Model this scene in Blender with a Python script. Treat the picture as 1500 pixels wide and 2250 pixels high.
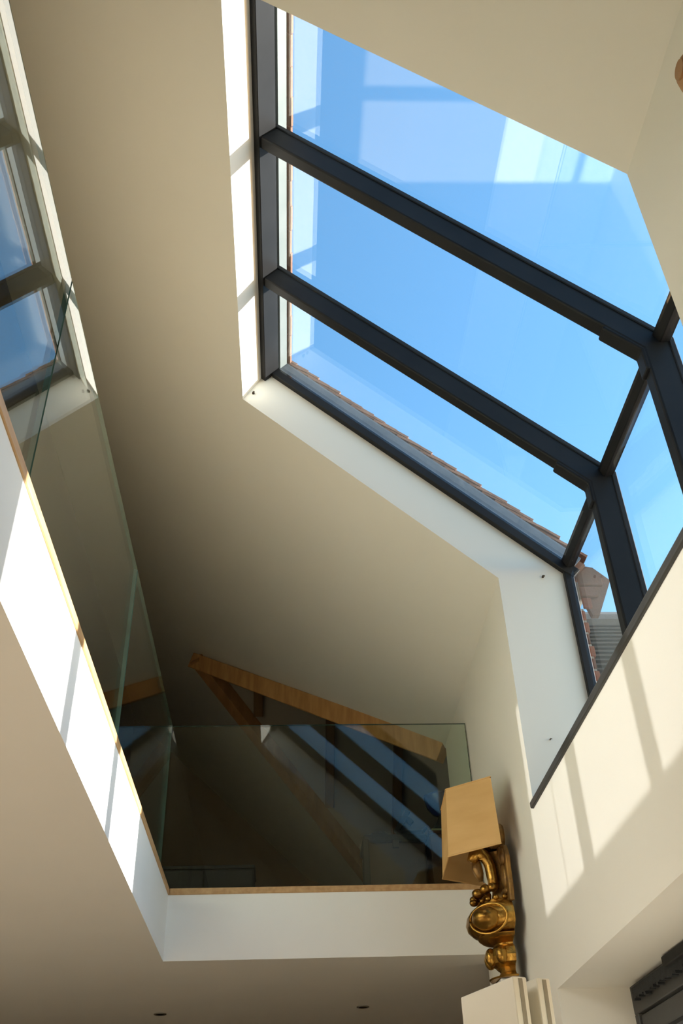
import bpy, bmesh, math, random
from mathutils import Vector, Matrix

sc = bpy.context.scene
for o in list(bpy.data.objects):
    bpy.data.objects.remove(o, do_unlink=True)
C = sc.collection
EYE = 1.4                      # camera height above the room floor; authored z values are relative to the eye

# ------------------------------------------------------------------ camera
cam = bpy.data.cameras.new('camera'); camo = bpy.data.objects.new('camera', cam); C.objects.link(camo)
cam.sensor_fit = 'VERTICAL'; cam.sensor_height = 36.0; cam.sensor_width = 24.0
cam.lens = 2089.5 / 2250 * 36.0
right = Vector((0.99855235, -0.04460158, -0.03006491))
down = Vector((0.00315437, 0.60654238, -0.7950449))
fwd = Vector((0.0536959, 0.79379912, 0.60580501))
m3 = Matrix((right, -down, -fwd)).transposed()
camo.matrix_world = Matrix.Translation((0, 0, EYE)) @ m3.to_4x4()
cam.clip_start = 0.02
sc.camera = camo

# ------------------------------------------------------------------ sky, sun, exposure
SUN_EL = math.radians(15.6)
SUN_DRIFT = 0.028              # drift towards +Y per metre of travel towards -X
w = bpy.data.worlds.new('sky'); sc.world = w; w.use_nodes = True
nt = w.node_tree; nt.nodes.clear()
sky = nt.nodes.new('ShaderNodeTexSky'); sky.sky_type = 'NISHITA'; sky.sun_disc = False
sky.sun_elevation = SUN_EL; sky.sun_rotation = math.radians(90)
sky.altitude = 0; sky.air_density = 1.0; sky.dust_density = 0.3; sky.ozone_density = 2.0
bg = nt.nodes.new('ShaderNodeBackground'); bg.inputs['Strength'].default_value = 0.46
wo = nt.nodes.new('ShaderNodeOutputWorld')
hs = nt.nodes.new('ShaderNodeHueSaturation'); hs.inputs['Saturation'].default_value = 1.15; hs.inputs['Hue'].default_value = 0.49
nt.links.new(sky.outputs[0], hs.inputs['Color']); nt.links.new(hs.outputs[0], bg.inputs[0]); nt.links.new(bg.outputs[0], wo.inputs[0])

def lamp_dir(o, d):
    o.rotation_euler = Vector(d).to_track_quat('-Z', 'Y').to_euler()
sl = bpy.data.lights.new('sun', 'SUN'); so = bpy.data.objects.new('sun', sl); C.objects.link(so)
sl.energy = 15.0; sl.angle = math.radians(0.7); sl.color = (1.0, 0.965, 0.91)
sun_d = Vector((-math.cos(SUN_EL), SUN_DRIFT, -math.sin(SUN_EL))).normalized()
lamp_dir(so, sun_d); so.location = (8, 2, 6)

# sunlight thrown back by the balustrade glass onto the window wall, one beam per bay of glazing
beam_d = Vector((math.cos(SUN_EL), SUN_DRIFT, -math.sin(SUN_EL))).normalized()
BEAM = 1.05
for (y0, y1) in ((2.08, 2.275), (2.285, 2.845), (2.985, 3.72), (3.885, 4.155), (4.165, 4.60)):
    al = bpy.data.lights.new('reflected_sun', 'AREA'); ao = bpy.data.objects.new('reflected_sun', al); C.objects.link(ao)
    al.shape = 'RECTANGLE'; hgt = 1.06 * math.cos(SUN_EL)
    al.size = y1 - y0; al.size_y = hgt
    al.spread = math.radians(1.5); al.color = (1.0, 0.99, 0.97)
    al.energy = BEAM * (y1 - y0) * hgt
    c = Vector((-0.79, (y0 + y1) / 2, 2.25 + EYE)) + beam_d * 0.17
    z = -beam_d; x = Vector((0, 1, 0)); x = (x - x.dot(z) * z).normalized(); y = z.cross(x)
    ao.matrix_world = Matrix.Translation(c) @ Matrix((x, y, z)).transposed().to_4x4()

vs = sc.view_settings
vs.view_transform = 'Standard'; vs.look = 'None'; vs.gamma = 1.0; vs.use_curve_mapping = False
vs.exposure = 0.45
cy = sc.cycles
cy.use_denoising = True
cy.max_bounces = 12; cy.diffuse_bounces = 7; cy.glossy_bounces = 6; cy.transparent_max_bounces = 24
cy.sample_clamp_indirect = 6.0; cy.caustics_reflective = False; cy.caustics_refractive = False

# ------------------------------------------------------------------ materials
def principled(name, col, rough=0.6, metal=0.0, spec=0.5):
    m = bpy.data.materials.new(name); m.use_nodes = True
    b = m.node_tree.nodes['Principled BSDF']
    b.inputs['Base Color'].default_value = (*col, 1); b.inputs['Roughness'].default_value = rough
    b.inputs['Metallic'].default_value = metal; b.inputs['Specular IOR Level'].default_value = spec
    return m, m.node_tree, b

def noise_mat(name, c1, c2, scale=8, rough=0.6, metal=0.0, bump=0.0, spec=0.5, detail=4, stretch=(1, 1, 1), bscale=None):
    m, t, b = principled(name, c1, rough, metal, spec)
    tc = t.nodes.new('ShaderNodeTexCoord'); mp = t.nodes.new('ShaderNodeMapping'); mp.inputs['Scale'].default_value = stretch
    n = t.nodes.new('ShaderNodeTexNoise'); n.inputs['Scale'].default_value = scale; n.inputs['Detail'].default_value = detail
    r = t.nodes.new('ShaderNodeValToRGB')
    r.color_ramp.elements[0].position = 0.35; r.color_ramp.elements[1].position = 0.65
    r.color_ramp.elements[0].color = (*c1, 1); r.color_ramp.elements[1].color = (*c2, 1)
    t.links.new(tc.outputs['Object'], mp.inputs[0]); t.links.new(mp.outputs[0], n.inputs['Vector'])
    t.links.new(n.outputs[0], r.inputs[0]); t.links.new(r.outputs[0], b.inputs['Base Color'])
    if bump:
        n2 = t.nodes.new('ShaderNodeTexNoise'); n2.inputs['Scale'].default_value = bscale or scale * 6
        t.links.new(mp.outputs[0], n2.inputs['Vector'])
        bp = t.nodes.new('ShaderNodeBump'); bp.inputs['Strength'].default_value = bump; bp.inputs['Distance'].default_value = 0.01
        t.links.new(n2.outputs[0], bp.inputs['Height']); t.links.new(bp.outputs[0], b.inputs['Normal'])
    return m

def glass_mat(name, tint, ior=1.5, gain=1.0):
    m = bpy.data.materials.new(name); m.use_nodes = True; t = m.node_tree; t.nodes.clear()
    out = t.nodes.new('ShaderNodeOutputMaterial'); mix = t.nodes.new('ShaderNodeMixShader')
    tr = t.nodes.new('ShaderNodeBsdfTransparent'); tr.inputs[0].default_value = (*tint, 1)
    gl = t.nodes.new('ShaderNodeBsdfGlossy'); gl.inputs['Roughness'].default_value = 0.0
    fr = t.nodes.new('ShaderNodeFresnel'); geo = t.nodes.new('ShaderNodeNewGeometry')
    mr = t.nodes.new('ShaderNodeMapRange')
    mr.inputs['To Min'].default_value = ior; mr.inputs['To Max'].default_value = 1.0 / ior
    t.links.new(geo.outputs['Backfacing'], mr.inputs['Value']); t.links.new(mr.outputs[0], fr.inputs['IOR'])
    t.links.new(fr.outputs[0], mix.inputs[0]); t.links.new(tr.outputs[0], mix.inputs[1]); t.links.new(gl.outputs[0], mix.inputs[2])
    t.links.new(mix.outputs[0], out.inputs[0])
    return m

PAINT = (0.80, 0.745, 0.63)
M = {}
M['paint'] = noise_mat('warm_white_paint', (0.805, 0.775, 0.70), (0.82, 0.79, 0.715), 1.3, 0.85, bump=0.02, bscale=160, spec=0.2)
M['tan'] = noise_mat('unlit_wall_paint', (0.24, 0.20, 0.15), (0.26, 0.22, 0.165), 1.3, 0.9, spec=0.2)  # dark colour stands in for the upper wall being out of the sun
M['wing_paint'] = noise_mat('dimmed_wing_paint', (0.33, 0.29, 0.23), (0.36, 0.315, 0.25), 1.3, 0.9, spec=0.2)  # wing ceiling's dimness is put into the colour
M['shaded_cream'] = noise_mat('shaded_cream_paint', (0.36, 0.28, 0.20), (0.39, 0.305, 0.22), 1.3, 0.9, spec=0.2)  # cream end wall with the loft's shade mixed into its colour
M['dark_boards'] = noise_mat('darkened_loft_boards', (0.05, 0.03, 0.018), (0.08, 0.05, 0.03), 4, 0.6, stretch=(6, 0.5, 6), detail=8)  # unseen loft boards, coloured dark to cut bounce light onto the ceiling
M['white_paint'] = noise_mat('white_satin_paint', (0.85, 0.84, 0.81), (0.87, 0.86, 0.83), 2, 0.6, spec=0.3)
M['door_white'] = noise_mat('door_paint', (0.80, 0.76, 0.66), (0.78, 0.74, 0.64), 3, 0.45, spec=0.4)
M['seal'] = noise_mat('grey_seal', (0.33, 0.29, 0.22), (0.28, 0.25, 0.19), 30, 0.8)
M['alu'] = noise_mat('anthracite_aluminium', (0.014, 0.014, 0.0145), (0.020, 0.020, 0.0205), 3, 0.5, spec=0.14)
M['alu_light'] = noise_mat('grey_aluminium', (0.050, 0.050, 0.049), (0.062, 0.061, 0.058), 3, 0.5, spec=0.3)
M['black'] = noise_mat('black_rubber', (0.006, 0.006, 0.007), (0.012, 0.012, 0.012), 20, 0.7)
M['oak'] = noise_mat('oak_trim', (0.42, 0.24, 0.10), (0.55, 0.34, 0.16), 5, 0.5, stretch=(6, 0.6, 6), detail=8)
M['oak_floor'] = noise_mat('oak_floor', (0.56, 0.42, 0.27), (0.66, 0.51, 0.34), 4, 0.5, stretch=(6, 0.5, 6), detail=8)
M['hall_floor'] = noise_mat('hall_oak_floor', (0.40, 0.30, 0.19), (0.47, 0.36, 0.24), 4, 0.5, stretch=(6, 0.5, 6), detail=8)
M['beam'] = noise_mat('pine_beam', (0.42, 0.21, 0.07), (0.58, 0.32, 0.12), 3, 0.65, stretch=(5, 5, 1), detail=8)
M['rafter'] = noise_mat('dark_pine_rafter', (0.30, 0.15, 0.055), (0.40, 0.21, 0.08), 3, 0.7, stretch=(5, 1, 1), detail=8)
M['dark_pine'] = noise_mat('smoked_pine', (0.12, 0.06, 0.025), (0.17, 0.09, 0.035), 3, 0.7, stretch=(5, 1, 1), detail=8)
M['glass'] = glass_mat('skylight_glass', (0.95, 0.97, 0.98), ior=1.75)
M['wall_glass'] = glass_mat('window_glass', (0.96, 0.975, 0.98), ior=1.42)
M['balglass'] = glass_mat('balustrade_glass', (0.90, 0.945, 0.905))
M['glass_edge'] = noise_mat('green_glass_edge', (0.05, 0.10, 0.085), (0.07, 0.13, 0.11), 10, 0.15)
M['lead'] = noise_mat('lead_flashing', (0.13, 0.15, 0.175), (0.17, 0.19, 0.215), 6, 0.5, bump=0.1, bscale=30)
M['flash_pale'] = noise_mat('pale_flashing', (0.20, 0.23, 0.22), (0.235, 0.26, 0.25), 5, 0.5)
M['tile'] = noise_mat('clay_tile', (0.20, 0.085, 0.05), (0.33, 0.17, 0.11), 14, 0.85, bump=0.3, bscale=60)
M['slate'] = noise_mat('grey_brown_tile', (0.085, 0.078, 0.075), (0.13, 0.12, 0.112), 10, 0.8, bump=0.3, bscale=50)
M['brick'] = noise_mat('red_brick', (0.20, 0.065, 0.035), (0.30, 0.12, 0.07), 9, 0.9, bump=0.4, bscale=60)
M['brick2'] = noise_mat('brown_brick', (0.11, 0.055, 0.035), (0.19, 0.09, 0.06), 11, 0.9, bump=0.4, bscale=60)
M['mortar'] = noise_mat('lime_mortar', (0.33, 0.30, 0.25), (0.42, 0.38, 0.32), 25, 0.95, bump=0.3)
M['gilt'] = noise_mat('gilded_wood', (0.60, 0.34, 0.07), (0.22, 0.105, 0.018), 9, 0.27, metal=0.9, bump=0.25, bscale=45, detail=6)
M['gilt_worn'] = noise_mat('worn_gilding', (0.16, 0.085, 0.03), (0.42, 0.23, 0.06), 18, 0.45, metal=0.6, bump=0.4, bscale=50, detail=8)
M['iron'] = noise_mat('dark_iron', (0.03, 0.022, 0.015), (0.05, 0.035, 0.02), 20, 0.5, metal=0.3)
M['shade'] = noise_mat('parchment_shade', (0.62, 0.37, 0.14), (0.68, 0.42, 0.17), 3, 0.8, spec=0.2, stretch=(1, 1, 4))
M['shade_in'] = noise_mat('shade_lining', (0.62, 0.40, 0.19), (0.66, 0.43, 0.21), 3, 0.85, spec=0.2)
M['dark_wood'] = noise_mat('dark_brown_wood', (0.055, 0.022, 0.010), (0.09, 0.04, 0.016), 4, 0.45, stretch=(1, 1, 6), detail=8)
M['leather'] = noise_mat('brown_leather', (0.030, 0.017, 0.011), (0.045, 0.026, 0.017), 20, 0.55, bump=0.2)
M['charcoal'] = noise_mat('charcoal_fabric', (0.018, 0.020, 0.022), (0.03, 0.032, 0.035), 40, 0.9, bump=0.2)
M['navy'] = noise_mat('navy_enamel', (0.02, 0.03, 0.10), (0.03, 0.045, 0.14), 6, 0.25)
M['book'] = noise_mat('pale_green_book', (0.30, 0.33, 0.22), (0.36, 0.38, 0.27), 10, 0.8)
M['steel'] = noise_mat('brushed_steel', (0.45, 0.44, 0.42), (0.5, 0.49, 0.47), 20, 0.3, metal=1.0)
M['lens'] = noise_mat('dark_lens', (0.02, 0.018, 0.015), (0.03, 0.028, 0.024), 12, 0.2)
M['terracotta'] = noise_mat('wooden_sconce', (0.30, 0.15, 0.06), (0.40, 0.22, 0.09), 8, 0.6)
M['ground'] = noise_mat('pale_paving', (0.42, 0.38, 0.32), (0.50, 0.46, 0.40), 2, 0.9)

# ------------------------------------------------------------------ mesh helpers (authored in eye-relative world coordinates)
def V3(p): return Vector((p[0], p[1], p[2]))

def obj(name, verts, faces, mat, parent=None, smooth=False, bevel=0.0, seg=1):
    me = bpy.data.meshes.new(name)
    L = parent['_loc'] if (parent is not None and '_loc' in parent) else (0, 0, -EYE)
    L = Vector(L)
    me.from_pydata([tuple(V3(v) - L) for v in verts], [], faces)
    bm = bmesh.new(); bm.from_mesh(me)
    bmesh.ops.recalc_face_normals(bm, faces=bm.faces)
    if bevel:
        es = [e for e in bm.edges if len(e.link_faces) == 2 and e.calc_face_angle(0) > 0.35]
        bmesh.ops.bevel(bm, geom=es, offset=bevel, segments=seg, affect='EDGES', profile=0.5)
    bm.to_mesh(me); bm.free()
    if smooth:
        for p in me.polygons: p.use_smooth = True
    me.materials.append(M[mat] if isinstance(mat, str) else mat)
    o = bpy.data.objects.new(name, me); C.objects.link(o)
    if parent is not None:
        o.parent = parent
        o['_loc'] = tuple(L)
    else:
        o['_loc'] = (0.0, 0.0, -EYE)
    return o

def rebase(o, at):
    """move the origin of a top-level mesh to eye-relative point 'at'"""
    at = Vector(at); old = Vector(o['_loc']); d = at - old
    o.data.transform(Matrix.Translation(-d))
    o.location = at + Vector((0, 0, EYE)); o['_loc'] = tuple(at)
    return o

def empty(name, loc):
    e = bpy.data.objects.new(name, None); C.objects.link(e)
    e.location = (loc[0], loc[1], loc[2] + EYE); e['_loc'] = tuple(loc); e.empty_display_size = 0.1
    return e

def tag(o, label, cat, group=None, kind=None):
    o['label'] = label; o['category'] = cat
    if group: o['group'] = group
    if kind: o['kind'] = kind
    return o

BOXF = [(0, 1, 2, 3), (4, 7, 6, 5), (0, 4, 5, 1), (1, 5, 6, 2), (2, 6, 7, 3), (3, 7, 4, 0)]
def boxv(x0, x1, y0, y1, z0, z1):
    return [(x0, y0, z0), (x1, y0, z0), (x1, y1, z0), (x0, y1, z0), (x0, y0, z1), (x1, y0, z1), (x1, y1, z1), (x0, y1, z1)]
def box(name, x0, x1, y0, y1, z0, z1, mat, parent=None, bevel=0.0, seg=1):
    return obj(name, boxv(x0, x1, y0, y1, z0, z1), BOXF, mat, parent, bevel=bevel, seg=seg)
def multi(name, boxes, mat, parent=None, bevel=0.0):
    vs_, fs = [], []
    for vv, ff in boxes:
        k = len(vs_); vs_ += vv; fs += [tuple(i + k for i in f) for f in ff]
    return obj(name, vs_, fs, mat, parent, bevel=bevel)
def prism(poly, d):
    """poly: list of 3D points, d: extrusion vector -> (verts, faces)"""
    n = len(poly); d = Vector(d)
    v = [tuple(V3(p)) for p in poly] + [tuple(V3(p) + d) for p in poly]
    f = [tuple(range(n)), tuple(range(2 * n - 1, n - 1, -1))] + [(i, (i + 1) % n, n + (i + 1) % n, n + i) for i in range(n)]
    return v, f
def bar(a, b, wdt, hgt, up=(0, 0, 1)):
    """box beam from a to b; its top centre line runs a->b"""
    a = V3(a); b = V3(b); d = (b - a).normalized(); u = V3(up); u = (u - u.dot(d) * d).normalized(); s = d.cross(u)
    q = []
    for p in (a, b):
        q += [p - s * wdt / 2 - u * hgt, p + s * wdt / 2 - u * hgt, p + s * wdt / 2, p - s * wdt / 2]
    return [tuple(x) for x in q], BOXF
def tube(pts, radii, n=10, cap=True):
    pts = [V3(p) for p in pts]; v = []; f = []
    up = Vector((0.13, 0.3, 1)).normalized()
    for i, p in enumerate(pts):
        d = (pts[min(i + 1, len(pts) - 1)] - pts[max(i - 1, 0)]).normalized()
        s = d.cross(up)
        if s.length < 1e-3: s = d.cross(Vector((1, 0, 0)))
        s.normalize(); u = s.cross(d)
        r = radii[i] if hasattr(radii, '__len__') else radii
        for k in range(n):
            a = 2 * math.pi * k / n
            v.append(tuple(p + (s * math.cos(a) + u * math.sin(a)) * r))
    for i in range(len(pts) - 1):
        for k in range(n):
            f.append((i * n + k, i * n + (k + 1) % n, (i + 1) * n + (k + 1) % n, (i + 1) * n + k))
    if cap:
        f.append(tuple(range(n))); f.append(tuple((len(pts) - 1) * n + k for k in range(n)))
    return v, f
def ball(c, rx, ry, rz, n=12, m=8):
    v = [(c[0], c[1], c[2] - rz)]; f = []
    for i in range(1, m):
        a = math.pi * i / m - math.pi / 2
        for k in range(n):
            b = 2 * math.pi * k / n
            v.append((c[0] + rx * math.cos(a) * math.cos(b), c[1] + ry * math.cos(a) * math.sin(b), c[2] + rz * math.sin(a)))
    v.append((c[0], c[1], c[2] + rz)); t = len(v) - 1
    for k in range(n):
        f.append((0, 1 + (k + 1) % n, 1 + k)); f.append((t, t - n + k, t - n + (k + 1) % n))
    for i in range(m - 2):
        for k in range(n):
            f.append((1 + i * n + k, 1 + i * n + (k + 1) % n, 1 + (i + 1) * n + (k + 1) % n, 1 + (i + 1) * n + k))
    return v, f
def lathe(prof, axis, n=24, a0=0.0, a1=2 * math.pi, sx=1.0, sy=1.0):
    """prof: (radius, z); axis (x, y)"""
    full = abs(a1 - a0 - 2 * math.pi) < 1e-6
    cnt = n if full else n + 1; v = []; f = []
    for r, z in prof:
        for k in range(cnt):
            a = a0 + (a1 - a0) * k / n
            v.append((axis[0] + sx * r * math.cos(a), axis[1] + sy * r * math.sin(a), z))
    for i in range(len(prof) - 1):
        for k in range(n):
            k2 = (k + 1) % cnt
            f.append((i * cnt + k, i * cnt + k2, (i + 1) * cnt + k2, (i + 1) * cnt + k))
    if full:
        f.append(tuple(range(cnt))); f.append(tuple((len(prof) - 1) * cnt + k for k in range(cnt)))
    else:
        for i in range(len(prof) - 1):
            f.append((i * cnt, (i + 1) * cnt, (i + 1) * cnt + n, i * cnt + n))
        f.append(tuple(range(cnt))); f.append(tuple((len(prof) - 1) * cnt + k for k in range(cnt)))
    return v, f

# ------------------------------------------------------------------ key dimensions
TH = math.radians(42.9); ct, st = math.cos(TH), math.sin(TH); TAN = math.tan(TH)
XR = 1.21; ZE = 3.02                       # window wall plane, eaves height of the sloping ceiling
P0 = Vector((XR, 0, ZE)); T = Vector((ct, 0, -st)); N = Vector((st, 0, ct))
def S(s, y, nd): return P0 + T * s + N * nd + Vector((0, y, 0))
SR = -2.095                                # upper end of the skylight opening (along the slope)
Y0, YB = 1.94, 4.585                       # near and far reveal of the skylight
SLAB = 0.36
XL = -0.729; YF = 6.006                    # gallery edges: left and far
ZB, ZT = 1.30, 1.69                        # underside and top of gallery floor
SILL = 1.69
XW = 1.60                                  # plane of the vertical glazing
YW = 9.17; ZW = 5.04; XJ = -0.966          # cross wing: ridge line and where it dies into the main ceiling
XO = 1.64                                  # outer face of the window wall
WX = 5.0
YE = 13.4; YN = -2.5; XLW = -4.2; XUW = -2.33

def slabprism(poly, nd0=0.0, nd1=SLAB):
    return prism([S(s, y, nd0) for s, y in poly], N * (nd1 - nd0))

# ------------------------------------------------------------------ structure
def splayed(s0, s1a, s1b, y0, y1):         # slab strip whose lower end leans outwards (upper reveal of the skylight)
    q = [S(s0, y0, 0), S(s1a, y0, 0), S(s1a, y1, 0), S(s0, y1, 0), S(s0, y0, SLAB), S(s1b, y0, SLAB), S(s1b, y1, SLAB), S(s0, y1, SLAB)]
    return [tuple(x) for x in q], BOXF
SJ = (XJ - XR) / ct
ce = multi('ceiling', [
    slabprism([(-7.6, YN), (SR, YN), (SR, Y0), (-7.6, Y0)]),
    splayed(-7.6, SR + 0.01, SR - 0.062, Y0, YB),
    slabprism([(SR, YN), (0.0, YN), (0.0, Y0), (SR, Y0)]),
    slabprism([(-7.6, YB), (0.0, YB), (0.0, YB + 0.1), (0.42, YB + 0.1), (0.42, 5.6), (1.5, 5.6), (1.5, YW - (XR + 1.5 * ct - XJ)), (SJ, YW),
               (1.5, YW + (XR + 1.5 * ct - XJ)), (1.5, YE), (-7.6, YE)]),
], 'paint')
tag(ce, 'cream sloping plaster ceiling around the large skylight', 'ceiling', kind='structure')

def yz(poly, x0, x1):
    return prism([(x0, y, z) for y, z in poly], (x1 - x0, 0, 0))
def xz(y0, y1, z0):                        # wall section whose head follows the roof slab
    a, b = S(0, 0, SLAB), P0
    zo = a.z - (XO - a.x) * TAN
    return prism([(XR, y0, z0), (XO, y0, z0), (XO, y0, zo), (a.x, y0, a.z), (XR, y0, ZE)], (0, y1 - y0, 0))
LH = 0.86; LY0, LY1 = 0.30, 4.67           # lower window opening head and ends
wr = multi('wall_right', [
    xz(YN, Y0, LH),
    yz([(Y0, LH), (YB, LH), (YB, SILL - 0.03), (Y0, SILL - 0.03)], XR, XO),
    yz([(YN, -EYE), (LY0, -EYE), (LY0, LH), (YN, LH)], XR, XO),
    yz([(YB, LH), (6.23, LH), (6.23, ZB), (YB, ZB)], XR, XO),
    yz([(LY1, -EYE), (6.23, -EYE), (6.23, LH), (LY1, LH)], XR, XO),
    xz(YB, YB + 0.1, ZB),
    yz([(YB + 0.1, ZB), (6.12, ZB), (6.12, 2.28), (6.93, ZE - .4), (6.93, ZE), (YB + 0.1, ZE)], XR, XR + 0.02),
    prism([(XR + .02, YB + .1, ZB), (XO, YB + .1, ZB), (XO, YB + .1, ZE - (XO - XR) * TAN - .01), (XR + .02, YB + .1, ZE - .03)], (0, 6.12 - YB - .1, 0)),
    (boxv(XO, 3.1, 6.0, 6.12, ZB, 2.5), BOXF),  # unseen box added outside to stop daylight leaking into the wing
], 'paint')
tag(wr, 'cream painted wall on the right below and around the big window', 'wall', kind='structure')
def gable(y0, y1, x1):                     # end wall whose head follows the underside of the roof slope
    zr = lambda x: ZE + (XR - x) * TAN + 0.2
    xs = min(x1, XO)
    pts = [(XLW, y0, -EYE), (x1, y0, -EYE), (x1, y0, zr(xs)), (xs, y0, zr(xs)), (XUW - .3, y0, zr(XUW - .3)), (XLW, y0, zr(XUW - .3))]
    if x1 <= XO: pts.pop(3)
    return prism(pts, (0, y1 - y0, 0))
tag(multi('wall_left', [(boxv(XLW - 0.3, XLW, YN - .3, YE + .3, -EYE, ZB), BOXF), (boxv(XUW - 0.3, XUW, YN - .3, YE + .3, ZB, 2.71), BOXF)], 'paint'), 'cream wall at the far left beyond the gallery', 'wall', kind='structure')
tag(multi('wall_left_upper', [(boxv(XUW - 0.3, XUW, YN - .3, YE + .3, 2.71, 6.45), BOXF)], 'tan'), 'upper wall above the left gallery, coloured dark to look unlit', 'wall', kind='structure')
tag(multi('wall_back', [gable(YE, YE + .3, WX + .3)], 'shaded_cream'), 'shaded cream wall at the far end of the loft', 'wall', kind='structure')
tag(multi('wall_front', [gable(YN - .3, YN, XO)], 'paint'), 'cream wall behind the viewer', 'wall', kind='structure')
tag(multi('wall_side', [(boxv(2.6, 2.9, 6.23, YE, -EYE, ZB), BOXF), (boxv(XO, 2.9, 6.0, 6.23, -EYE, ZB), BOXF)], 'paint'),
    'shaded cream wall under the far gallery', 'wall', kind='structure')
tag(multi('floor', [(boxv(XLW, 2.6, YN, YE, -EYE - .15, -EYE), BOXF)], 'hall_floor'), 'oak floor of the hall below', 'floor', kind='structure')
gf = multi('floor_gallery', [
    (boxv(XLW, XL, YN, YF, ZB, ZT - 0.02), BOXF),
    (boxv(XLW, XR, YF, 6.3, ZB, ZT - 0.02), BOXF),
    (boxv(XLW, WX, 6.3, YE, ZB, ZT - 0.02), BOXF)], 'white_paint')
tag(gf, 'white plastered gallery edge and underside wrapping two sides of the void', 'gallery', kind='structure')
gfl = multi('floorboards', [
    (boxv(XLW, XL - 0.13, YN, YF + .1, ZT - 0.02, ZT), BOXF)], 'oak_floor', gf)
gf2 = multi('floorboards', [
    (boxv(XLW, XR, YF + .1, 6.3, ZT - 0.02, ZT), BOXF),
    (boxv(XLW, WX, 6.3, YE, ZT - 0.02, ZT), BOXF)], 'dark_boards', gf)

# cross wing shell (ceilings rise to their own ridge)
def wing_slope(sgn):
    e = 4.05
    a = [(XJ, YW, ZW), (WX, YW, ZW), (WX, YW + sgn * e, ZW - e * TAN), (XJ + e, YW + sgn * e, ZW - e * TAN)]
    return prism(a, (0, sgn * 0.30 * st, 0.30 * ct))
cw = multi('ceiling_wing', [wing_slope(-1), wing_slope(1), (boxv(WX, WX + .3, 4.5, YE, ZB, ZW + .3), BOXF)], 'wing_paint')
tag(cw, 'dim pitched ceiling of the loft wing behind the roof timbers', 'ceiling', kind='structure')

# ------------------------------------------------------------------ gallery trims and glass balustrade
t1 = box('trim_1', XL - 0.13, XL + 0.006, YN, YF + 0.10, ZT - 0.02, ZT + 0.018, 'oak', bevel=0.003)
tag(t1, 'slim oak capping strip along the left gallery edge, catching the sun', 'trim', kind='structure')
t2 = box('trim_2', XL + 0.006, XR, YF - 0.006, YF + 0.10, ZT - 0.02, ZT + 0.018, 'oak', bevel=0.003)
tag(t2, 'slim oak capping strip under the far glass balustrade', 'trim', kind='structure')

GX = -0.80; GT = 2.785; GB = ZT + 0.018
def glass_panel(x0, x1, y0, y1, label):
    v = boxv(x0, x1, y0, y1, GB, GT)
    o = obj('glass_panel', v, BOXF, 'balglass')
    me = o.data; me.materials.append(M['glass_edge'])
    longx = (x1 - x0) > (y1 - y0)
    for p in me.polygons:                     # narrow edges of the pane are green
        nrm = p.normal
        if longx and abs(nrm.y) < 0.5: p.material_index = 1
        if (not longx) and abs(nrm.x) < 0.5: p.material_index = 1
    rebase(o, ((x0 + x1) / 2, (y0 + y1) / 2, GB))
    tag(o, label, 'balustrade', 'frameless glass balustrade panels')
    return o
glass_panel(GX - 0.009, GX + 0.009, 0.39, 2.262, 'glass balustrade panel nearest the viewer, reflecting blue sky at the left edge')
glass_panel(GX - 0.009, GX + 0.009, 2.276, 4.143, 'middle glass panel of the left balustrade, above the sunlit gallery edge')
glass_panel(GX - 0.009, GX + 0.009, 4.157, 6.032, 'far glass panel of the left balustrade, ending at the dark corner')
glass_panel(GX - 0.009, XR - 0.006, 6.042, 6.060, 'wide glass balustrade panel across the far end in front of the loft')

# ------------------------------------------------------------------ roof window over slope and wall
win = empty('window_1', (XW, (Y0 + YB) / 2, SILL)); tag(win, 'large dark framed window bending from roof slope down to the wall', 'window', kind='structure')
def sbox(s0, s1, y0, y1, n0, n1):
    return [tuple(S(s, y, n)) for n in (n0, n1) for s, y in ((s0, y0), (s1, y0), (s1, y1), (s0, y1))], BOXF
def corner(x, nd):                         # where plane X=x meets slope plane at offset nd
    s = (x - XR - nd * st) / ct
    p = S(s, 0, nd); return p.x, p.z, s
FN0, FN1 = 0.268, 0.352
v, f = sbox(SR - 0.06, SR + 0.004, Y0, YB, 0.22, FN1); obj('frame_bar', v, f, 'alu', win, bevel=0.004)
_, _, sc_ = corner(XW - 0.01, FN0)
v, f = sbox(SR + 0.004, sc_ + 0.06, YB - 0.036, YB + 0.003, FN0 + 0.015, FN1); obj('frame_bar', v, f, 'alu', win, bevel=0.004)
v, f = sbox(SR + 0.018, sc_, Y0 - 0.03, Y0 + 0.05, FN0, FN1); obj('frame_bar', v, f, 'alu', win, bevel=0.004)
box('jamb', XW - 0.006, XW + 0.048, YB - 0.030, YB + 0.003, SILL + 0.01, 3.085, 'alu', win, bevel=0.004)
box('jamb', XW - 0.006, XW + 0.048, Y0 - 0.03, Y0 + 0.05, SILL + 0.01, 3.03, 'alu', win, bevel=0.004)
box('bottom_rail', XW - 0.01, XW + 0.09, Y0 + 0.05, YB - 0.045, SILL + 0.01, SILL + 0.06, 'alu', win, bevel=0.004)
# eaves transom: the dark bar in the fold
ox, oz, _ = corner(XW + 0.035, 0.36)
pr = [(ox - 0.045, Y0, oz + 0.012), (ox - 0.022, Y0, oz - 0.045), (ox + 0.03, Y0, oz - 0.035), (ox + 0.02, Y0, oz + 0.03)]
MY = (2.83, 3.755)
for a, b in ((Y0 + .04, MY[0]), (MY[0], MY[1]), (MY[1], YB - .005)):
    v, f = prism([(p[0], a, p[2]) for p in pr], (0, b - a, 0)); obj('transom', v, f, 'alu', win, bevel=0.004)
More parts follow.
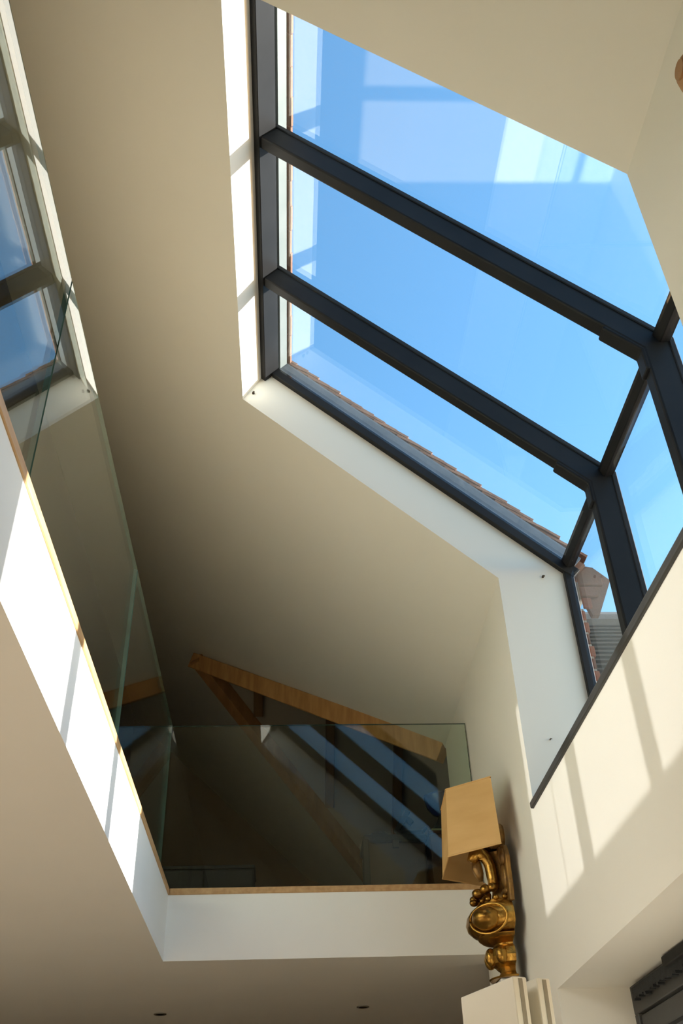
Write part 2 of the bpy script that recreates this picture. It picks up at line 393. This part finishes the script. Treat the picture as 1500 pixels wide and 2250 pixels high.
# glazing
gx, gz, gs = corner(XW + 0.035, 0.345)
ed = (Y0 + 0.045, MY[0], MY[1], YB - 0.03)
for a, b in zip(ed[:-1], ed[1:]):
    v, f = sbox(SR - 0.01, gs - 0.02, a + 0.012, b - 0.012, 0.33, 0.35)
    obj('roof_pane', v, f, 'glass', win)
    box('wall_pane', XW + 0.025, XW + 0.045, a + 0.012, b - 0.012, SILL + 0.05, gz - 0.03, 'wall_glass', win)
# mullions with their sleeves
def elbow(nd_in, nd_out, s0, zbot, y, wd, name, bev, seg):
    xi = XW + 0.03 - (0.33 - nd_in); xo = XW + 0.03 + (nd_out - 0.33)
    ax, az, _ = corner(xo, nd_out); bx_, bz, _ = corner(xi, nd_in)
    a = S(s0, 0, nd_out); b = S(s0, 0, nd_in)
    poly = [(a.x, a.z), (ax, az), (xo, zbot), (xi, zbot), (bx_, bz), (b.x, b.z)]
    v, f = prism([(x, y - wd / 2, z) for x, z in poly], (0, wd, 0))
    return obj(name, v, f, 'alu', win, bevel=bev, seg=seg)
for y in MY:
    elbow(0.235, 0.365, SR + 0.0, SILL, y, 0.072, 'mullion', 0.010, 2)
    elbow(0.352, 0.380, SR - 0.02, SILL, y + 0.017, 0.122, 'outer_cap', 0.004, 1)  # added cap, set off centre to widen the mullion's shadow
    sx, sz, ss = corner(XW - 0.07, 0.235)
    sl_ = elbow(0.222, 0.30, ss - 0.20, sz - 0.13, y + 0.006, 0.078, 'mullion_sleeve', 0.010, 2)
# sill
sl = box('trim_3', XR - 0.016, XW + 0.10, Y0 - 0.02, YB + 0.018, SILL - 0.03, SILL + 0.004, 'alu_light', bevel=0.008, seg=2)
tag(sl, 'dark grey window board edge under the large window', 'sill', kind='structure')

# fixings on the far reveal
def hook(p, r, label):
    v, f = tube([(p[0], p[1] + 0.004, p[2]), (p[0], p[1] - 0.012, p[2]), (p[0] + 0.004, p[1] - 0.022, p[2] - 0.006)], [r, r * 0.8, r * 0.6], 8)
    o = obj('blind_fixing', v, f, 'iron', smooth=False); rebase(o, p); tag(o, label, 'fixing', 'small fixings on the far window reveal'); return o
hp = S(-2.07, YB, 0.085); hook((hp.x, hp.y, hp.z), 0.010, 'small dark blind fixing at the upper corner of the roof window reveal')
hook((1.472, YB, 3.026), 0.008, 'small dark blind fixing on the reveal near the eaves bend')
hook((1.349, YB, 2.018), 0.004, 'tiny screw head low on the grey window reveal')

# ------------------------------------------------------------------ lower window (top right of the opening visible at the lower right corner)
w2 = empty('window_2', (1.54, (LY0 + LY1) / 2, -EYE)); tag(w2, 'grey framed glazed door opening at the lower right corner', 'window', kind='structure')
box('head_bar', 1.54, 1.64, LY0, LY1, 0.745, LH, 'alu_light', w2, bevel=0.004)
box('sash_rail', 1.552, 1.62, LY0 + .03, LY1 - .05, 0.655, 0.737, 'alu_light', w2, bevel=0.004)
box('gasket', 1.556, 1.61, LY0 + .03, LY1 - .05, 0.64, 0.655, 'black', w2)
box('jamb', 1.54, 1.64, LY1 - 0.05, LY1, -EYE, 0.745, 'alu_light', w2, bevel=0.004)
box('jamb', 1.54, 1.64, LY0, LY0 + 0.05, -EYE, 0.745, 'alu_light', w2, bevel=0.004)
box('sash_stile', 1.552, 1.62, LY1 - 0.13, LY1 - 0.055, -EYE + .02, 0.655, 'alu_light', w2, bevel=0.004)
box('sash_stile', 1.552, 1.62, 2.45, 2.55, -EYE + .02, 0.655, 'alu_light', w2, bevel=0.004)
box('pane', 1.58, 1.60, 2.56, LY1 - .14, -EYE + .05, 0.65, 'glass', w2)
box('pane', 1.58, 1.60, LY0 + .06, 2.44, -EYE + .05, 0.65, 'glass', w2)
# draught brush lying along the head bar, fraying downwards
random.seed(4)
poly = []
bv, bf = [], []
yy = 3.2
while yy < LY1 - 0.12:
    h = random.uniform(0.012, 0.03)
    k = len(bv); bv += boxv(1.512, 1.5395, yy, yy + 0.022, LH - 0.05 - h, LH - 0.025); bf += [tuple(i + k for i in q) for q in BOXF]
    yy += 0.022
obj('brush_strip', bv, bf, 'charcoal', w2)
box('closer_box', 1.49, 1.5395, 3.2, 4.06, LH - 0.045, LH - 0.005, 'black', w2, bevel=0.004)

# ------------------------------------------------------------------ roof outside: upstands, verge tiles, tiled slopes
rf = empty('roof', (0.3, YB + .5, 3.9)); tag(rf, 'clay tiled roof edge seen through the glass beside the skylight', 'roof', kind='structure')
v, f = sbox(SR - 0.02, 0.28, YB + 0.004, YB + 0.028, FN1 - 0.05, 0.455); obj('upstand', v, f, 'lead', rf)
v, f = sbox(SR - 0.045, SR - 0.028, Y0 - .1, YB + 0.03, FN1 - 0.05, 0.452); obj('upstand', v, f, 'flash_pale', rf)
v, f = sbox(SR - 0.03, SR - 0.012, Y0 - .1, YB + 0.004, 0.385, 0.45); obj('flashing_cover', v, f, 'flash_pale', rf)
# one tile mesh, shared
def tile_mesh(name, L, Wd, th):
    me = bpy.data.meshes.new(name)
    v = []
    for (x, zoff) in ((0, 0), (L / 2, 0.006), (L, 0)):
        for (y, z) in ((0, 0), (Wd, 0), (Wd, th), (0, th)):
            v.append((x, y, z + zoff))
    f = [(0, 1, 2, 3), (8, 11, 10, 9)]
    for i in (0, 4):
        for k in range(4): f.append((i + k, i + 4 + k, i + 4 + (k + 1) % 4, i + (k + 1) % 4))
    me.from_pydata(v, [], f); bm = bmesh.new(); bm.from_mesh(me); bmesh.ops.recalc_face_normals(bm, faces=bm.faces); bm.to_mesh(me); bm.free()
    me.materials.append(M['tile']); return me
TM = tile_mesh('tile', 0.265, 0.165, 0.016)
Rs = Matrix((T, Vector((0, 1, 0)), N)).transposed()      # columns: slope, Y, normal
def put_tile(s, y, nd, pitch, parent, yaw=0.0):
    o = bpy.data.objects.new('tile', TM); C.objects.link(o); o.parent = parent
    L = Vector(parent['_loc'])
    R = Rs.to_4x4() @ Matrix.Rotation(yaw, 4, 'Z') @ Matrix.Rotation(pitch, 4, 'Y')
    o.matrix_local = Matrix.Translation(S(s, y, nd) - L) @ R
    return o
random.seed(7)
g = 0.098
for i in range(25):
    s = SR - 0.22 + i * g
    for j in range(2):
        put_tile(s, YB + 0.02 + j * 0.168 + (i % 2) * 0.006 + random.uniform(-.004, .004) - (0.01 if j == 0 else 0), 0.456 + random.uniform(-.003, .003), -0.13 + random.uniform(-.012, .012), rf, random.uniform(-.01, .01))
v, f = sbox(SR - 0.05, 0.32, YB + 0.03, 6.6, SLAB, 0.45); obj('batten_bed', v, f, 'tile', rf)
for j in range(17):                                       # course above the skylight head
    put_tile(SR - 0.265, Y0 - 0.1 + j * 0.167, 0.456 + random.uniform(-.003, .003), -0.06, rf, random.uniform(-.008, .008))
v, f = sbox(-3.2, SR - 0.045, Y0 - .3, YB + .3, SLAB, 0.45); obj('batten_bed', v, f, 'tile', rf)

rw = empty('roof_wing', (3.0, 7.5, 4.2)); tag(rw, 'grey ribbed roof slope of the wing beyond the brick edge', 'roof', kind='structure')
WN = Vector((0, -st, ct)); WT = Vector((0, -ct, -st))    # outward normal and down slope of the front slope
RW = Vector((0, YW, ZW))
k = 0
for i in range(24):
    d0 = 0.02 + i * 0.165
    p = RW + WN * 0.315 + WT * d0
    a = p + Vector((1.55, 0, 0)); b = p + Vector((WX + .3, 0, 0))
    tvec = WT * 0.205; up = WN
    q = []
    for e in (a, b):
        q += [e + up * 0.0, e + tvec + up * 0.052, e + tvec + up * 0.068, e + up * 0.014]
    obj('tile_course', [tuple(x) for x in q], BOXF, 'slate', rw)
qa = [RW + WN * n_ + WT * d_ + Vector((x_, 0, 0)) for n_ in (0.302, 0.314) for x_, d_ in ((1.5, 0), (WX + .3, 0), (WX + .3, 4.0), (1.5, 4.0))]
obj('underlay', [tuple(x) for x in qa], BOXF, 'black', rw)  # black sheet put in as the shade in the gaps between courses
v, f = tube([tuple(RW + Vector((1.4, 0, 0.42))), tuple(RW + Vector((WX + .3, 0, 0.42)))], 0.10, 10); obj('ridge_tile', v, f, 'slate', rw)

# ------------------------------------------------------------------ brick edge outside the window
bw = empty('brick_pier', (1.68, YB + .1, 1.4)); tag(bw, 'narrow weathered brick edge just outside the window frame', 'brickwork')
box('mortar_core', XO + 0.03, XO + 0.045, YB + 0.035, YB + 0.09, 1.5, 2.83, 'mortar', bw)
random.seed(11)
z = 1.52; i = 0
while z < 2.80:
    dx = 0.058 if i % 2 else 0.047
    box('brick', XO + 0.012, XO + dx + random.uniform(-.004, .004), YB + 0.03 + random.uniform(-.002, .002), YB + 0.03 + (0.085 if i % 2 else 0.065), z, z + 0.065, 'brick' if random.random() < .45 else 'brick2', bw, bevel=0.004)
    box('mortar_joint', XO + 0.014, XO + dx - 0.010, YB + 0.034, YB + 0.08, z + 0.065, z + 0.077, 'mortar', bw)
    z += 0.077; i += 1
for k, (x1, zz) in enumerate(((0.10, 2.835), (0.15, 2.912), (0.19, 2.989))):
    box('brick', XO + 0.05, XO + x1, YB + 0.028, YB + 0.05, zz, zz + 0.068, ('brick', 'brick2', 'brick2')[k], bw, bevel=0.004)
gt = multi('eaves_board', [prism([(XO + .065, YB + .056, 2.92), (XO + .10, YB + .056, 2.80), (XO + .14, YB + .056, 2.80), (XO + .25, YB + .056, 3.04), (XO + .16, YB + .056, 3.13), (XO + .065, YB + .056, 3.15)], (0, 0.036, 0))], 'brick2')
rebase(gt, (XO + .1, YB + .06, 2.8)); tag(gt, 'weathered brown eaves end above the brick edge, outside the glass', 'eaves')
tag(multi('ground', [(boxv(XO, 30, -15, 25, -EYE - .3, -EYE - .15), BOXF)], 'ground'), 'pale paved terrace outside the house', 'ground', kind='structure')
ow = multi('garden_wall', [(boxv(4.2, 4.4, 3.5, 8.0, -EYE - .2, 0.2), BOXF)], 'brick'); rebase(ow, (4.3, 5.7, -EYE - .15))
tag(ow, 'low red brick garden wall outside the lower window', 'wall')

# ------------------------------------------------------------------ roof timbers in the loft
def timber(name, a, b, wd, hg, mat, label, parent=None):
    v, f = bar(a, b, wd, hg)
    o = obj(name, v, f, mat, bevel=0.006)
    m = (V3(a) + V3(b)) / 2; rebase(o, m)
    tag(o, label, 'beam', 'exposed roof timbers in the loft'); return o
vf = Vector((XR, YW - (XR - XJ), ZE)); j = Vector((XJ, YW, ZW)); vr = Vector((XR, YW + (XR - XJ), ZE))
o1 = Vector((0, 0, 0.03))
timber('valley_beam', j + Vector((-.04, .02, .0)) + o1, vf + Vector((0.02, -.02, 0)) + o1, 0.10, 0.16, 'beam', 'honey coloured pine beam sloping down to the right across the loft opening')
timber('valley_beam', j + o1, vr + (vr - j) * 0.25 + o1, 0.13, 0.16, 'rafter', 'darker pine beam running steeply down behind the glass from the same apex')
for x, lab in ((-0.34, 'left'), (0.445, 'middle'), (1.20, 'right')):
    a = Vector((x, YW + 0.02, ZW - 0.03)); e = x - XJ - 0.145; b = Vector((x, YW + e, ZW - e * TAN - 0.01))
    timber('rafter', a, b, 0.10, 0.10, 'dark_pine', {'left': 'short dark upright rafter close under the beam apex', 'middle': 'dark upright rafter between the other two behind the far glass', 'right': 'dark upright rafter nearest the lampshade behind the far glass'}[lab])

# ------------------------------------------------------------------ recessed downlights under the gallery
def downlight(x, y, label):
    e = empty('downlight', (x, y, ZB)); tag(e, label, 'downlight', 'recessed downlights under the gallery')
    v, f = lathe([(0.031, ZB), (0.045, ZB), (0.045, ZB - 0.004), (0.040, ZB - 0.007), (0.031, ZB - 0.004)], (x, y), 24); f = f[:-2]
    obj('rim', v, f, 'steel', e, smooth=True)
    v, f = lathe([(0.0005, ZB - 0.002), (0.031, ZB - 0.002), (0.031, ZB - 0.0005), (0.0005, ZB - 0.0005)], (x, y), 24); obj('lens', v, f, 'lens', e)
    return e
downlight(-0.914, 7.6, 'left recessed downlight in the shaded ceiling under the gallery')
downlight(0.528, 7.52, 'right recessed downlight in the shaded ceiling under the gallery')

# ------------------------------------------------------------------ folding white door leaves
def leaf(px, py, ang, wid, thk, label):
    """(px,py) near top corner; leaf runs along ang, its edge faces the viewer"""
    e = empty('folding_door', (px, py, -EYE)); tag(e, label, 'door', 'folded white door leaves')
    d = Vector((math.cos(ang), math.sin(ang), 0)); s = Vector((math.sin(ang), -math.cos(ang), 0))
    zt = 0.60; p = Vector((px, py, 0))
    def q(u0, u1, w0, w1, z0, z1):
        return [tuple(p + d * u + s * w + Vector((0, 0, z))) for z in (z0, z1) for u, w in ((u0, w0), (u1, w0), (u1, w1), (u0, w1))]
    obj('leaf', q(0, wid, 0, thk, -EYE + .01, zt), BOXF, 'door_white', e, bevel=0.002)
    obj('edge_seal', q(-0.0012, 0.01, thk * 0.42, thk * 0.42 + 0.0135, -EYE + .02, zt - 0.004), BOXF, 'seal', e)
    return e
A = Vector((0.663, 3.058)); B = Vector((0.552, 3.36)); ang = math.atan2(B.y - A.y, B.x - A.x)
leaf(A.x, A.y, ang, 0.322, 0.046, 'white folding door leaf standing ajar below the gilded lamp')
nrm = Vector((math.sin(ang), -math.cos(ang)))
if nrm.x < 0: nrm = -nrm
q = A + nrm * 0.083
leaf(q.x, q.y, ang, 0.322, 0.046, 'second white door leaf folded behind the first, nearer the wall')

# ------------------------------------------------------------------ gilded lamp on its pedestal
LX, LY = 1.085, 4.97
PX, PY, PZ = 1.150, 5.268, 1.0125
pd = empty('pedestal', (PX - .03, PY, -EYE)); tag(pd, 'slim white pedestal under the gilded lamp, hidden by the door leaves', 'pedestal')
ZL = 0.955
box('plinth', PX - .12, PX + .05, PY - .10, PY + .10, -EYE, -EYE + .12, 'white_paint', pd, bevel=.004)
box('shaft', PX - .10, PX + .04, PY - .07, PY + .07, -EYE + .12, PZ - .03, 'white_paint', pd, bevel=.004)
box('cap', PX - .085, PX + .045, PY - .075, PY + .075, PZ - .03, PZ, 'white_paint', pd, bevel=.004)

lp = empty('table_lamp', (LX, LY, ZL)); tag(lp, 'carved gilded urn lamp with a three sided amber shade beside the wall', 'lamp')
PI = math.pi
def half(prof, mat, name, parent=lp, n=24, back=0.0):
    v, f = lathe(prof, (LX + back, LY), n, PI / 2, 3 * PI / 2)
    return obj(name, v, f, mat, parent, smooth=False)
def smooth_by_angle(o, ang=0.7):
    for p in o.data.polygons: p.use_smooth = len(p.vertices) == 4
    bm = bmesh.new(); bm.from_mesh(o.data)
    for e in bm.edges:
        if len(e.link_faces) == 2 and e.calc_face_angle(0) > ang: e.smooth = False
    bm.to_mesh(o.data); bm.free(); return o
z0 = ZL
ZMAP = ((0, 0), (.10, .055), (.147, .10), (.19, .15), (.27, .19), (.375, .255), (.49, .36), (.525, .41), (.685, .595), (.71, .61), (.85, .715), (.90, .74))
def zl(k):
    for (a, b), (c, d) in zip(ZMAP[:-1], ZMAP[1:]):
        if k <= c: return z0 + b + (d - b) * (k - a) / (c - a)
    return z0 + k
base = smooth_by_angle(half([(0.115, zl(0)), (0.12, zl(.012)), (0.10, zl(.02)), (0.075, zl(.035)), (0.062, zl(.06)), (0.068, zl(.085)), (0.074, zl(.098)), (0.07, zl(.104))], 'gilt', 'foot'))
knop = smooth_by_angle(half([(0.07, zl(.10)), (0.105, zl(.115)), (0.118, zl(.145)), (0.108, zl(.175)), (0.08, zl(.19))], 'gilt', 'knop'))
vv, ff = [], []
for a in (PI * .62, PI * .85, PI * 1.08, PI * 1.3):
    v, f = ball((LX + .108 * math.cos(a), LY + .108 * math.sin(a), zl(.147)), .03, .03, .042, 10, 8)
    kk = len(vv); vv += v; ff += [tuple(i + kk for i in q_) for q_ in f]
obj('leaf_carving', vv, ff, 'gilt', knop, smooth=True)
urn = smooth_by_angle(half([(0.078, zl(.188)), (0.082, zl(.205)), (0.105, zl(.225)), (0.135, zl(.24)), (0.15, zl(.262)), (0.152, zl(.27)), (0.14, zl(.278)),
      (0.175, zl(.30)), (0.198, zl(.335)), (0.205, zl(.375)), (0.198, zl(.41)), (0.178, zl(.44)), (0.15, zl(.462)), (0.125, zl(.472)), (0.128, zl(.482)), (0.10, zl(.49))], 'gilt', 'urn_body', n=32))
# raised oval rim around the boss of the urn
ring = []
for k in range(25):
    a = 2 * PI * k / 24; yo = 0.105 * math.cos(a); zo = 0.068 * math.sin(a)
    r = math.sqrt(max(0.205 ** 2 - yo * yo, 0.0)) * (1 - 0.18 * (zo / 0.068) ** 2)
    phi = PI * 1.27
    px, py = -r, yo
    c_, s_ = math.cos(phi - PI), math.sin(phi - PI)
    ring.append((LX + px * c_ - py * s_, LY + px * s_ + py * c_, zl(.375) + zo))
v, f = tube(ring, 0.0075, 8); obj('oval_rim', v, f, 'gilt', urn, smooth=True)
v, f = ball((LX - 0.118, LY - 0.122, zl(.375)), .078, .078, .056, 20, 14); obj('boss', v, f, 'gilt', urn, smooth=True)
vv, ff = [], []
for k in range(9):
    a = PI * (0.55 + 0.9 * k / 8)
    v, f = ball((LX + .128 * math.cos(a), LY + .128 * math.sin(a), zl(.487)), .017, .017, .013, 8, 6)
    kk = len(vv); vv += v; ff += [tuple(i + kk for i in q_) for q_ in f]
obj('beading', vv, ff, 'gilt', urn, smooth=True)
# ribbon bow / rosettes on the shoulder
vv, ff = [], []
for (x, y, zz, r) in ((-.135, -.03, .515, .032), (-.10, -.06, .525, .03), (-.065, -.075, .53, .028), (-.15, 0.0, .50, .026), (-.16, -.02, .485, .022), (-.085, .03, .52, .03)):
    v, f = ball((LX + x, LY + y, zl(zz)), r, r * .9, r * .8, 12, 8)
    kk = len(vv); vv += v; ff += [tuple(i + kk for i in q_) for q_ in f]
ros = obj('rosettes', vv, ff, 'gilt', lp, smooth=True)
neck = smooth_by_angle(half([(0.07, zl(.485)), (0.055, zl(.52)), (0.05, zl(.60)), (0.055, zl(.66)), (0.07, zl(.69))], 'gilt_worn', 'neck'))
# arching scroll handle over the shoulder
arc = [(LX - .055, LY - .055, zl(.525)), (LX - .060, LY - .06, zl(.575)), (LX - .062, LY - .06, zl(.62)), (LX - .075, LY - .055, zl(.66)), (LX - .105, LY - .05, zl(.685)),
       (LX - .135, LY - .045, zl(.675)), (LX - .150, LY - .04, zl(.645))]
v, f = tube(arc, [.026, .028, .030, .033, .036, .034, .026], 12); obj('scroll_handle', v, f, 'gilt', lp, smooth=True)
v, f = tube([(LX - .128, LY - .03, zl(.655)), (LX - .125, LY - .03, zl(.62)), (LX - .118, LY - .03, zl(.595)), (LX - .112, LY - .03, zl(.565))], [.022, .028, .024, .010], 10); obj('pendant_bud', v, f, 'gilt_worn', lp, smooth=True)
# carved back board, flat against the wall side
out = [(-.02, .49), (.06, .47), (.185, .45), (.20, .52), (.195, .58), (.205, .63), (.17, .685), (.11, .71), (.095, .745), (.12, .77), (.125, .82), (.09, .845), (.03, .85), (-.03, .83), (-.04, .75), (-.05, .60)]
pl = [(LX - .01, LY - y, zl(zz)) for y, zz in out]
v, f = prism(pl, (0.024, 0, 0)); bb = obj('back_board', v, f, 'gilt_worn', lp, bevel=0.006, seg=2)
vv, ff = [], []
for (y, zz, ry, rz) in ((.13, .56, .045, .06), (.15, .64, .035, .04), (.10, .505, .06, .02), (.09, .66, .03, .045)):
    v, f = ball((LX - .012, LY - y, zl(zz)), .016, ry, rz, 12, 8)
    kk = len(vv); vv += v; ff += [tuple(i + kk for i in q_) for q_ in f]
obj('acanthus_relief', vv, ff, 'gilt_worn', bb, smooth=True)
sc2 = lathe([(0.0005, 0), (0.042, 0), (0.047, .008), (0.047, .05), (0.042, .058), (0.0005, .058)], (0, 0), 20)
v = [(LX - .055 + p[2] * 1.3, LY - .075 + p[0], zl(.79) + p[1] * 1.35) for p in sc2[0]]; obj('scroll_volute', v, sc2[1], 'gilt_worn', lp, smooth=False)
v = [(LX - .075 + p[2] * 1.1, LY - .0 + p[0], zl(.785) + p[1] * 1.25) for p in sc2[0]]; obj('scroll_volute', v, sc2[1], 'gilt', lp, smooth=False)
# arm
arm = [(LX - .085, LY, zl(.72)), (LX - .092, LY, zl(.78)), (LX - .085, LY, zl(.82)), (LX - .10, LY, zl(.845)), (LX - .14, LY, zl(.85)), (LX - .17, LY, zl(.865)), (LX - .17, LY, zl(.90))]
v, f = tube(arm, [.014, .014, .014, .014, .014, .018, .018], 10); obj('shade_arm', v, f, 'iron', lp, smooth=True)
# three sided shade: panels with a little thickness, open towards the wall
bot = [(1.030, 4.615), (0.797, 4.812), (0.816, 5.185), (1.06, 5.324)]; top = [(1.033, 4.68), (0.824, 4.85), (0.838, 5.15), (1.048, 5.29)]
zb_, zt_ = 1.5, 1.86
cx, cy_ = 1.03, 5.0
def inset(p, k): d = Vector((cx - p[0], cy_ - p[1])).normalized(); return (p[0] + d.x * k, p[1] + d.y * k)
for i in range(3):
    o8 = []
    for P, zz in ((bot, zb_), (top, zt_)):
        a, b = P[i], P[i + 1]; ia, ib = inset(a, .006), inset(b, .006)
        o8 += [(a[0], a[1], zz), (b[0], b[1], zz), (ib[0], ib[1], zz), (ia[0], ia[1], zz)]
    pn = obj('shade_panel', o8, BOXF, 'shade', lp)
for P, zz in ((bot, zb_), (top, zt_)):
    v, f = tube([(p[0], p[1], zz) for p in P], 0.004, 6); obj('shade_wire', v, f, 'shade', lp)
v, f = tube([(LX - .17, LY, zl(.90)), (LX - .17, LY, zt_)], .008, 8); obj('stem', v, f, 'iron', lp)
vv, ff = [], []
for p in (bot and top)[0:4]:
    v, f = tube([(LX - .17, LY, zt_ - .004), (p[0], p[1], zt_ - .004)], .003, 6)
    kk = len(vv); vv += v; ff += [tuple(i + kk for i in q_) for q_ in f]
obj('shade_spider', vv, ff, 'iron', lp)

lp.location = (1.150, 5.268, 1.0125 + EYE); lp.scale = (1.06, 1.06, 1.06)      # stands close against the wall

# ------------------------------------------------------------------ furniture on the far gallery
ch = empty('trunk', (0.80, 7.45, ZT)); tag(ch, 'dark brown leather chest standing behind the far glass', 'chest')
box('body', 0.57, 1.03, 7.2, 7.6, ZT, 2.36, 'leather', ch, bevel=.02, seg=3)
box('lid', 0.555, 1.045, 7.185, 7.615, 2.36, 2.42, 'charcoal', ch, bevel=.022, seg=3)
box('corner_strap', 0.548, 0.60, 7.18, 7.25, ZT, 2.38, 'charcoal', ch, bevel=.008)
box('clasp', 0.775, 0.825, 7.175, 7.20, 2.31, 2.37, 'iron', ch, bevel=.004)
tp = empty('desk_gadget', (0.90, 7.32, 2.42)); tag(tp, 'black desk gadget with a raised slanted handset on the chest', 'gadget')
box('base', 0.82, 1.03, 7.24, 7.42, 2.42, 2.465, 'charcoal', tp, bevel=.015, seg=2)
v, f = bar((0.84, 7.3, 2.45), (0.945, 7.3, 2.62), 0.05, 0.045, (1, 0, -.6)); obj('handset', v, f, 'black', tp, bevel=.008)
v, f = bar((0.925, 7.3, 2.585), (0.965, 7.3, 2.54), 0.05, 0.04, (1, 0, .6)); obj('earpiece', v, f, 'black', tp, bevel=.006)
v, f = tube([(0.95, 7.3, 2.46), (1.0, 7.3, 2.45), (1.03, 7.3, 2.47), (1.06, 7.3, 2.50)], .014, 8); obj('cord', v, f, 'black', tp, smooth=True)
v, f = ball((0.69, 7.3, 2.445), .07, .06, .03, 14, 8); bxx = obj('pouch', v, f, 'charcoal', smooth=True); rebase(bxx, (0.69, 7.3, 2.42))
tag(bxx, 'small dark rounded pouch lying on the chest lid', 'pouch')
cb = empty('side_cabinet', (1.16, 7.3, ZT)); tag(cb, 'very dark wooden cabinet partly hidden behind the lampshade', 'cabinet')
box('body', 1.06, 1.40, 7.15, 7.6, ZT, 2.40, 'dark_wood', cb, bevel=.004)
box('top', 1.05, 1.41, 7.14, 7.61, 2.40, 2.425, 'dark_wood', cb, bevel=.004)
bk = box('book', 1.08, 1.30, 7.18, 7.40, 2.425, 2.452, 'book', bevel=.003); rebase(bk, (1.19, 7.29, 2.425)); tag(bk, 'pale green book lying on the dark cabinet', 'book')
vs2 = empty('bowl', (1.19, 7.29, 2.452)); tag(vs2, 'dark blue bowl on a foot standing on the book', 'bowl')
v, f = lathe([(0.07, 2.452), (0.085, 2.46), (0.07, 2.50), (0.04, 2.55), (0.03, 2.58)], (1.19, 7.29), 24); obj('foot', v, f, 'charcoal', vs2, smooth=True)
v, f = lathe([(0.03, 2.58), (0.075, 2.60), (0.115, 2.65), (0.135, 2.72), (0.138, 2.735), (0.130, 2.735), (0.10, 2.65), (0.02, 2.60)], (1.19, 7.29), 28); obj('cup', v, f, 'navy', vs2, smooth=True)
lc = empty('low_cabinet', (-0.6, 7.6, ZT)); tag(lc, 'low charcoal cabinet at the left behind the far glass', 'cabinet')
box('body', -1.05, -0.27, 7.5, 7.85, ZT, 2.27, 'charcoal', lc, bevel=.004)
box('top', -1.06, -0.262, 7.48, 7.86, 2.27, 2.295, 'charcoal', lc, bevel=.004)
box('door', -1.04, -0.655, 7.483, 7.5, ZT + .03, 2.255, 'charcoal', lc, bevel=.003)
box('door', -0.645, -0.28, 7.483, 7.5, ZT + .03, 2.255, 'charcoal', lc, bevel=.003)
v, f = ball((0.15, 7.5, 1.93), .2, .18, .24, 16, 10); cu = obj('floor_cushion', v, f, 'dark_wood', smooth=True); rebase(cu, (0.15, 7.5, ZT))
tag(cu, 'dark rounded floor cushion just peeping over the oak strip', 'cushion')

# ------------------------------------------------------------------ wall sconce whose rim enters the frame at the right edge
we = empty('wall_sconce', (XR, 1.44, 2.74)); tag(we, 'round brown wooden wall light cut by the right edge', 'sconce')
v, f = lathe([(0.001, 0), (0.056, 0), (0.068, .012), (0.064, .03), (0.042, .05), (0.001, .055)], (0, 0), 28)
v = [(XR - p[2], 1.405 + p[0], 2.735 + p[1]) for p in v]; obj('shade', v, f, 'terracotta', we, smooth=True)
v, f = lathe([(0.001, 0), (0.03, 0), (0.03, .014), (0.001, .014)], (0, 0), 20)
v = [(XR - .045 - p[2], 1.405 + p[0], 2.735 + p[1]) for p in v]; obj('finial', v, f, 'terracotta', we)

for o in bpy.data.objects:
    if '_loc' in o: del o['_loc']
